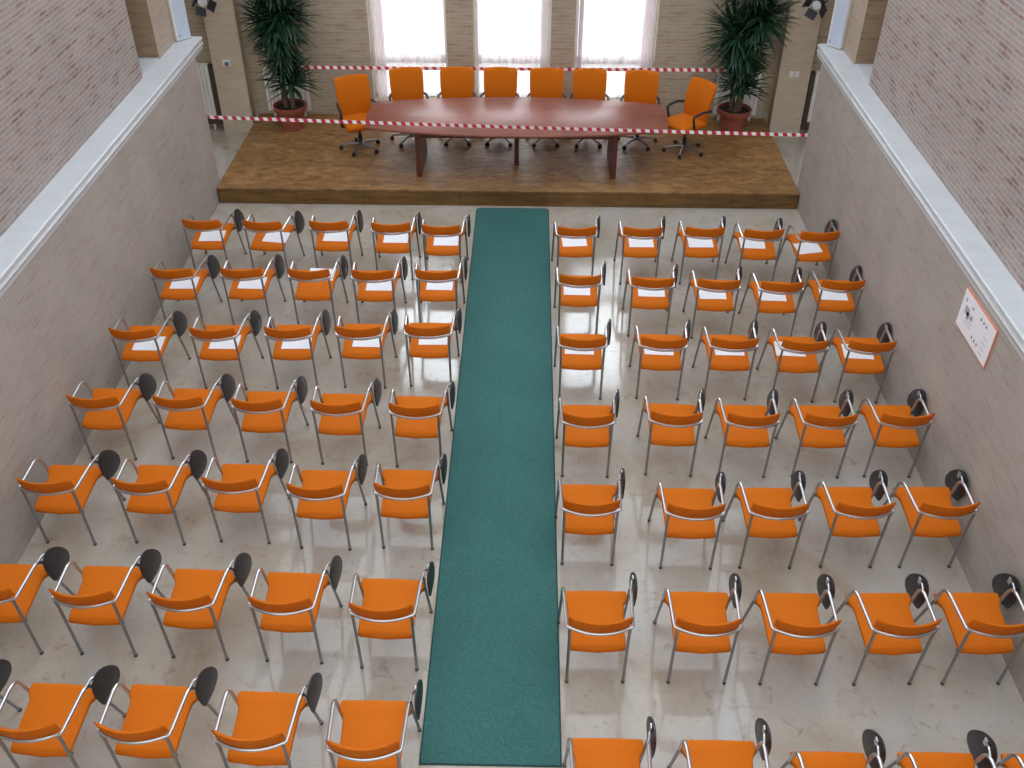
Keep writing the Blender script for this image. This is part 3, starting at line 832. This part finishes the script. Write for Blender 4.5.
# ------------------------------------------------------------------ stage spotlights
def spot(loc, s, lab, rz):
    r = empty('stage_spotlight', loc, 0)
    body = Matrix.Rotation(rz, 4, 'Z') @ Matrix.Rotation(math.radians(-80), 4, 'X')
    # housing axis is local z pointing backwards, lens at z=0
    MB().lathe([(.075, 0), (.082, .01), (.082, .10), (.06, .17), (.03, .185)], n=20, mat=body).build('housing', M['black'], r, smooth=True)
    MB().lathe([(.055, -.010), (.068, -.004), (.068, .0)], n=20, mat=body @ Matrix.Translation((0,0,-.002))).build('lens', M['lens'], r, smooth=True)
    for k in range(4):
        m4 = body @ Matrix.Rotation(k*PI/2+.4, 4, 'Z') @ Matrix.Translation((0, .084, 0)) @ Matrix.Rotation(math.radians(38), 4, 'X')
        MB().box((-.075, -.002, -.13), (.075, .002, .0), 0, mat=m4).build('barn_door', M['black'], r)
    y = MB()
    back = Vector((0, 2.447-loc[1], .06))
    y.tube(fillet([Vector((s*.10, .02, .02)), Vector((s*.16, .06, .06)), Vector((s*.16, back.y, back.z))], .03, 4), .013)
    y.box((s*.16-.04, back.y-.012, back.z-.05), (s*.16+.04, back.y, back.z+.05), .003)
    y.tube([Vector((s*.10, .02, .02)), Vector((s*.075, .03, .02))], .012)
    y.build('wall_arm', M['black'], r, smooth=True)
    tag(r, lab, 'spotlight', 'black stage spotlights')
spot((-4.49, 2.10, 2.11), -1, 'black stage spotlight with barn doors high on the left brick pillar', 0.5)
spot((4.27, 2.10, 2.13), 1, 'black stage spotlight with barn doors high on the right brick pillar', -0.5)

# ------------------------------------------------------------------ board on the right wall
bd = empty('notice_board', (XR-0.0112, -5.45, 1.745))
def bp(mb, name, mat): return mb.build(name, mat, bd)
bp(MB().box((-.004, -.33, -.186), (.011, .33, .186), .002), 'panel', M['orange_edge'])
bp(MB().box((-.0065, -.327, -.174), (-.0043, .327, .174)), 'print', M['paper'])
rb = random.Random(2)
def mark(y0, z0, y1, z1, m_): return bp(MB().box((-.0078, y0, z0), (-.0067, y1, z1)), 'printed_mark', m_)
for (y, z, w, h) in ((.20, .03, .09, .07), (.17, .0, .05, .06), (.26, .10, .03, .03), (.12, .10, .05, .02), (.10, .02, .05, .04)):
    mark(y-w/2, z-h/2, y+w/2, z+h/2, M['poster_ink'])
for k in range(3): mark(-.06-.055*k-.012, .10, -.06-.055*k+.012, .122, M['poster_dot'])
for k in range(3): mark(.0-.055*k-.010, -.115, .0-.055*k+.010, -.09, M['poster_dot'])
for k in range(4): mark(-.24-.0, -.13+.05*k, -.17, -.12+.05*k, M['poster_text'])
for k in range(3): mark(.06, -.07+.035*k, .20, -.062+.035*k, M['poster_text'])
tag(bd, 'white printed board with orange edges fixed on right wall below the ledge', 'board')

# ------------------------------------------------------------------ light, world, camera
w = bpy.data.worlds.new('sky'); scene.world = w; w.use_nodes = True
nt = w.node_tree; bg = nt.nodes['Background']
tc = N(nt, 'ShaderNodeTexCoord'); sp = N(nt, 'ShaderNodeSeparateXYZ'); L(nt, tc.outputs['Generated'], sp.inputs[0])
col = ramp(nt, sp.outputs['Z'], [(0.0, (0.96, 0.98, 1.0, 1)), (0.3, (0.88, 0.94, 1.0, 1)), (1.0, (0.84, 0.92, 1.0, 1))])
L(nt, col, bg.inputs['Color'])
# brighter sky on the side the windows face
mr = N(nt, 'ShaderNodeMapRange'); mr.inputs[1].default_value = 0.70; mr.inputs[2].default_value = 0.80
mr.inputs[3].default_value = SKY_TOP; mr.inputs[4].default_value = SKY_WIN
L(nt, sp.outputs['Y'], mr.inputs[0]); L(nt, mr.outputs[0], bg.inputs['Strength'])

cam = bpy.data.cameras.new('camera'); co = link(bpy.data.objects.new('camera', cam)); scene.camera = co
cam.sensor_fit = 'HORIZONTAL'; cam.sensor_width = 36.0; cam.lens = 970.0*36.0/1024.0
cam.clip_start = 0.05; cam.clip_end = 200
r_ = Vector((0.999818, 0.018988, 0.002053)); u_ = Vector((-0.013201, 0.609425, 0.792734)); b_ = Vector((0.013801, -0.792617, 0.609564))
mw = Matrix((r_, u_, b_)).transposed().to_4x4(); mw.translation = (0.20949, -12.1622, 6.24966)
co.matrix_world = mw
vs = scene.view_settings
scene.display_settings.display_device = 'sRGB'
vs.view_transform = 'Standard'; vs.look = 'None'; vs.exposure = EXPO; vs.gamma = 1.0; vs.use_curve_mapping = False
